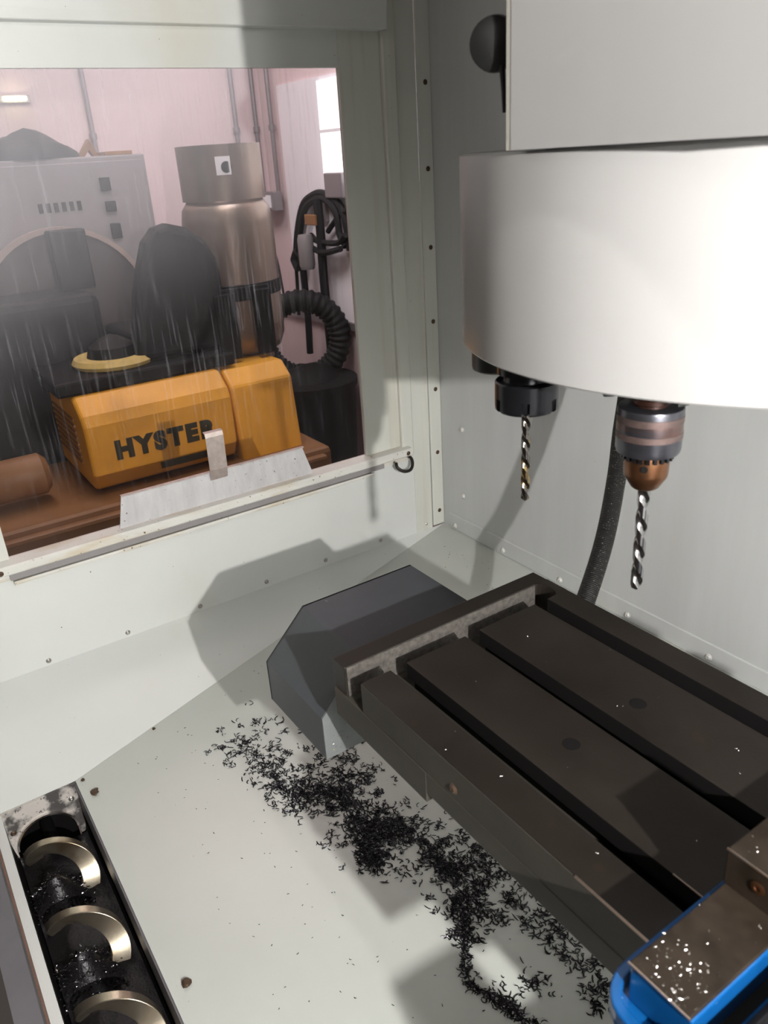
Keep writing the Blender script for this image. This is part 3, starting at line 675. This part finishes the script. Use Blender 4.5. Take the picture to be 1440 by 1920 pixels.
for v in bm.verts:
    f = 1 + .12 * math.sin(v.co.x * 7 + v.co.y * 5)
    v.co = Vector((-2.03 + v.co.x * .12, -.47 + v.co.y * .19 * f, 1.0205 + max(0, v.co.z) * .105 * f * (1 - .35 * abs(v.co.y))))
tag(obj('work_bag', bm, 'vinyl', smooth=True), 'dark slumped bag lying on top of the grey cabinet', 'bag')
tag(obj('folded_card', pr([(-.285, 1.0205), (-.235, 1.085), (-.205, 1.0205), (-.225, 1.0205), (-.24, 1.045), (-.262, 1.0205)], 'x', -2.02, -1.98), 'brownpaint'), 'small brown folded card standing on the cabinet beside the bag', 'card')
tag(obj('flat_box', bx(-2.10, -1.95, -.19, -.075, 1.0205, 1.035), 'brownpaint', bevel=.002), 'thin flat brown box on the right end of the cabinet top', 'box')
# gas tank
tk = thing('gas_tank', 'upright galvanised gas tank with a collar, standing on the forklift', 'gas tank', (-1.35, .048, .255))
TXc, TYc = -1.35, .048
obj('tank_body', lat([(.12, .275), (.150, .295), (.168, .34), (.170, .40), (.170, .76), (.162, .81), (.135, .845), (.09, .862), (0, .868)], 48, (TXc, TYc, 0)), 'tank', tk, smooth=True)
obj('foot_ring', lat([(.115, .246), (.118, .246), (.118, .285), (.115, .285)], 40, (TXc, TYc, 0), ring=True), 'tank', tk, smooth=True)
bm = lat([(.150, .84), (.153, .84), (.153, 1.024), (.150, 1.024)], 48, (TXc, TYc, 0), ring=True); obj('collar', bm, 'tank', tk, smooth=True)
tv = Vector((1.605 - TXc, -1.219 - TYc, 0)).normalized(); tv2 = Matrix.Rotation(math.radians(4), 3, 'Z') @ tv
obj('label_plate', bx(-.0006, .0006, -.026, .026, -.03, .03), 'lightwall', tk).matrix_basis = Matrix.Translation(Vector((TXc, TYc, .955)) + tv2 * .1536) @ tv2.to_track_quat('X', 'Z').to_matrix().to_4x4()
tv3 = Matrix.Rotation(math.radians(8), 3, 'Z') @ tv
obj('collar_hole', lat([(.019, 0), (.019, .0012), (0, .0012)], 20, Vector((TXc, TYc, .950)) + tv3 * .1540, tv3), 'vinyl', tk)
obj('valve', lat([(.02, .86), (.02, .91), (.035, .915), (.035, .935), (0, .94)], 16, (TXc, TYc, 0)), 'bronze', tk, smooth=True)
obj('strap', lat([(.1712, .50), (.1735, .502), (.1735, .548), (.1712, .55)], 48, (TXc, TYc, 0), ring=True), 'vinyl', tk)
# forklift
fk = thing('forklift', 'old yellow forklift parked close behind the machine window', 'forklift', (-1.3, -.3, -.75))
# counterweight: front face with a rounded crease, louvred left end
pf = [(-1.58, -.03), (-1.58, .285), (-1.08, .285), (-1.015, .235), (-1.0, .20), (-1.0, .03), (-1.03, -.03)]
obj('engine_hood', pr([(a, b) for a, b in pf], 'y', -.70, -.175), 'yellow', fk, bevel=.018, seg=4)
obj('hood_panel', pr([(-1.58, -.12), (-1.58, .275), (-1.09, .275), (-1.025, .225), (-.985, -.12)], 'y', -.165, .085), 'yellow', fk, bevel=.014, seg=3)
for k in range(8):
    z = .205 - k * .022
    obj('louvre', bx(-1.42, -1.12, -.705, -.698, z - .004, z + .004), 'brownpaint', fk)
obj('chassis', bx(-1.7, -.90, -1.30, .16, -.62, -.045), 'brownpaint', fk, bevel=.02)
obj('bumper', bx(-.90, -.86, -1.30, .12, -.30, -.06), 'brownpaint', fk, bevel=.012)
obj('name_strip', bx(-1.003, -.9985, -.47, -.30, .002, .025), 'letter', fk)
obj('side_tank', lat([(0, -.02), (.055, -.02), (.07, 0), (.07, .16), (.05, .18), (0, .18)], 24, (-1.12, -1.0, .05), (0, 1, 0)), 'brownpaint', fk, smooth=True)
obj('front_wheel', lat([(.12, 0), (.26, 0), (.29, .03), (.29, .16), (.26, .19), (.12, .19)], 32, (-1.3, -.10, -.46), (0, 1, 0)), 'rubber', fk, smooth=True)
tc_ = bpy.data.curves.new('lettering', 'FONT'); tc_.body = 'HYSTER'; tc_.size = .088; tc_.extrude = .0012; tc_.offset = .0062; tc_.space_character = 1.28
to = bpy.data.objects.new('lettering_tmp', tc_); C.objects.link(to)
bpy.context.view_layer.update()
me = bpy.data.meshes.new_from_object(to.evaluated_get(bpy.context.evaluated_depsgraph_get()))
bpy.data.objects.remove(to); bpy.data.curves.remove(tc_)
xs = [v.co.x for v in me.vertices]; wdt = max(xs) - min(xs)
for v in me.vertices:
    a, b, c = v.co; v.co = Vector((-.9985 + c, -.614 + (a - min(xs)) * .366 / wdt, .076 + b * .95))
me.materials.clear(); lt = link('lettering', me, 'letter', fk)
# seat, seat base
bm = bmesh.new()
pts = [(-.44, .335), (-.40, .553), (-.365, .657), (-.335, .733), (-.292, .776), (-.245, .787), (-.181, .769), (-.12, .72), (-.084, .652), (-.079, .567), (-.10, .335)]
prism(bm, pts, 'x', -1.26, -1.16); obj('seat_back', bm, 'vinyl', fk, bevel=.03, seg=4)
obj('seat_cushion', bx(-1.62, -1.20, -.42, -.14, .32, .42), 'vinyl', fk, bevel=.03, seg=4)
obj('seat_base', bx(-1.60, -1.10, -.74, -.10, .2855, .335), 'vinyl', fk, bevel=.01)
obj('dash', bx(-1.75, -1.45, -1.3, -.45, -.045, .56), 'vinyl', fk, bevel=.03)
obj('tank_bracket', bx(-1.18, -1.165, -.125, .10, .495, .545), 'vinyl', fk, bevel=.004)
obj('bracket_post', bx(-1.18, -1.155, -.128, -.045, .29, .53), 'vinyl', fk, bevel=.004)
obj('bracket_post', bx(-1.18, -1.155, .03, .10, .29, .53), 'vinyl', fk, bevel=.004)
# round reel and small things
rl = thing('cable_reel', 'large round reel with a pale rim behind the forklift seat', 'reel', (-1.78, -.47, .2))
obj('reel_disc', lat([(0, 0), (.33, 0), (.33, .02), (0, .02)], 48, (-1.875, -.47, .43), (1, 0, 0)), 'reelface', rl)
obj('rim', lat([(.325, -.01), (.345, -.01), (.345, .03), (.325, .03)], 48, (-1.875, -.47, .43), (1, 0, 0), True), 'palerim', rl)
obj('hub', lat([(.06, 0), (.06, .06), (0, .06)], 24, (-1.875, -.47, .43), (1, 0, 0)), 'vinyl', rl)
tag(obj('black_case', bx(-1.66, -1.58, -.552, -.42, .56, .775), 'vinyl', bevel=.008), 'square black case in front of the round reel', 'case')
yd = thing('yellow_disc', 'yellow disc with a dark centre on the black forklift seat base', 'disc', (-1.27, -.49, .336))
obj('disc_plate', lat([(0, .336), (.135, .336), (.145, .350), (.135, .366), (.0, .366)], 40, (-1.27, -.49, 0)), 'paledisc', yd, smooth=True)
obj('disc_hub', lat([(.09, .366), (.08, .40), (.03, .43), (0, .44)], 32, (-1.27, -.49, 0)), 'vinyl', yd, smooth=True)
# hanging cables on the wall hook
hg = thing('hanging_cables', 'black cable loops hanging from a hook on the bright side wall', 'cables', (-1.66, YR - .02, .3))
obj('hook_board', bx(-1.70, -1.62, YR - .03, YR - .012, .70, .80), 'conduit', hg)
LOOPS = [(.016, [(-1.937, .512), (-1.882, .66), (-1.807, .767), (-1.708, .81), (-1.612, .817), (-1.503, .786), (-1.448, .719), (-1.424, .59)]),
 (.015, [(-1.877, .565), (-1.789, .733), (-1.688, .788), (-1.583, .794), (-1.501, .743), (-1.48, .653), (-1.435, .607)]),
 (.021, [(-1.629, .798), (-1.625, .67), (-1.633, .462), (-1.628, .269), (-1.622, .069)]),
 (.017, [(-1.80, .569), (-1.80, .399), (-1.80, .249), (-1.814, .09)]),
 (.009, [(-1.935, .542), (-1.943, .411), (-1.96, .253)]),
 (.014, [(-1.94, .52), (-1.90, .56), (-1.86, .53), (-1.90, .48), (-1.94, .52)]),
 (.013, [(-1.717, .643), (-1.653, .619), (-1.486, .62), (-1.414, .656)]),
 (.013, [(-1.73, .60), (-1.60, .575), (-1.44, .60)]),
 (.012, [(-1.60, .66), (-1.54, .70), (-1.467, .74), (-1.421, .751)])]
for k, (r_, L_) in enumerate(LOOPS):
    y = YR - .036 - .012 * (k % 4)
    obj('cable_loop', tb(catmull([(a, y, b) for a, b in L_], 7), r_, 8), 'rubber', hg, smooth=True)
obj('tag_plate', bx(-1.70, -1.60, YR - .095, YR - .085, .69, .735), 'brownpaint', hg, bevel=.004)
obj('pale_tube', lat([(.03, 0), (.036, .02), (.036, .13), (.03, .15), (0, .15)], 20, (-1.70, YR - .10, .50)), 'cabinet', hg, smooth=True)
tag(obj('wall_device', bx(-1.56, -1.42, YR - .06, YR - .024, .80, .90), 'conduit', bevel=.006), 'small dark device high on the bright side wall', 'device')
# corrugated duct ring and the dark bin
n = 140; cpts = []; rr = []
for i in range(n):
    a = math.radians(-70) + i / (n - 1) * math.radians(330)
    cpts.append((-1.60 + .468 * .17 * math.cos(a), .445 + .884 * .17 * math.cos(a), .215 + .17 * math.sin(a))); rr.append(.046 + (.006 if i % 4 < 2 else 0))
tag(obj('corrugated_duct', tb(cpts, rr, 14), 'rubber', smooth=True), 'black corrugated duct bent in a ring above the bin', 'duct')
bn = thing('waste_bin', 'tall black waste bin right of the forklift', 'bin', (-1.5, .42, -.75))
obj('bin_body', lat([(0, -.75), (.17, -.75), (.205, .02), (.215, .02), (.215, .05), (0, .05)], 32, (-1.52, .42, 0)), 'rubber', bn, smooth=True)
bm = bmesh.new(); bmesh.ops.create_icosphere(bm, subdivisions=3, radius=.16)
for v in bm.verts: v.co = Vector((-1.55 + v.co.x, .42 + v.co.y * 1.1, .0 + v.co.z * .7 * (1 + .15 * math.sin(v.co.x * 40))))
obj('bin_bag', bm, 'vinyl', bn, smooth=True)
glr = thing('glare_spot', 'small glowing bar on the far workshop wall imitating window glare at the upper left', 'glare stand-in', (XF, -.44, 1.22))  # added glow standing in for the glare on the window pane
obj('glare_base', bx(XF, XF + .02, -.50, -.38, 1.235, 1.262), 'conduit', glr)
obj('glare_bar', bx(XF + .02, XF + .035, -.485, -.395, 1.241, 1.257), 'glare_glow', glr, bevel=.003)
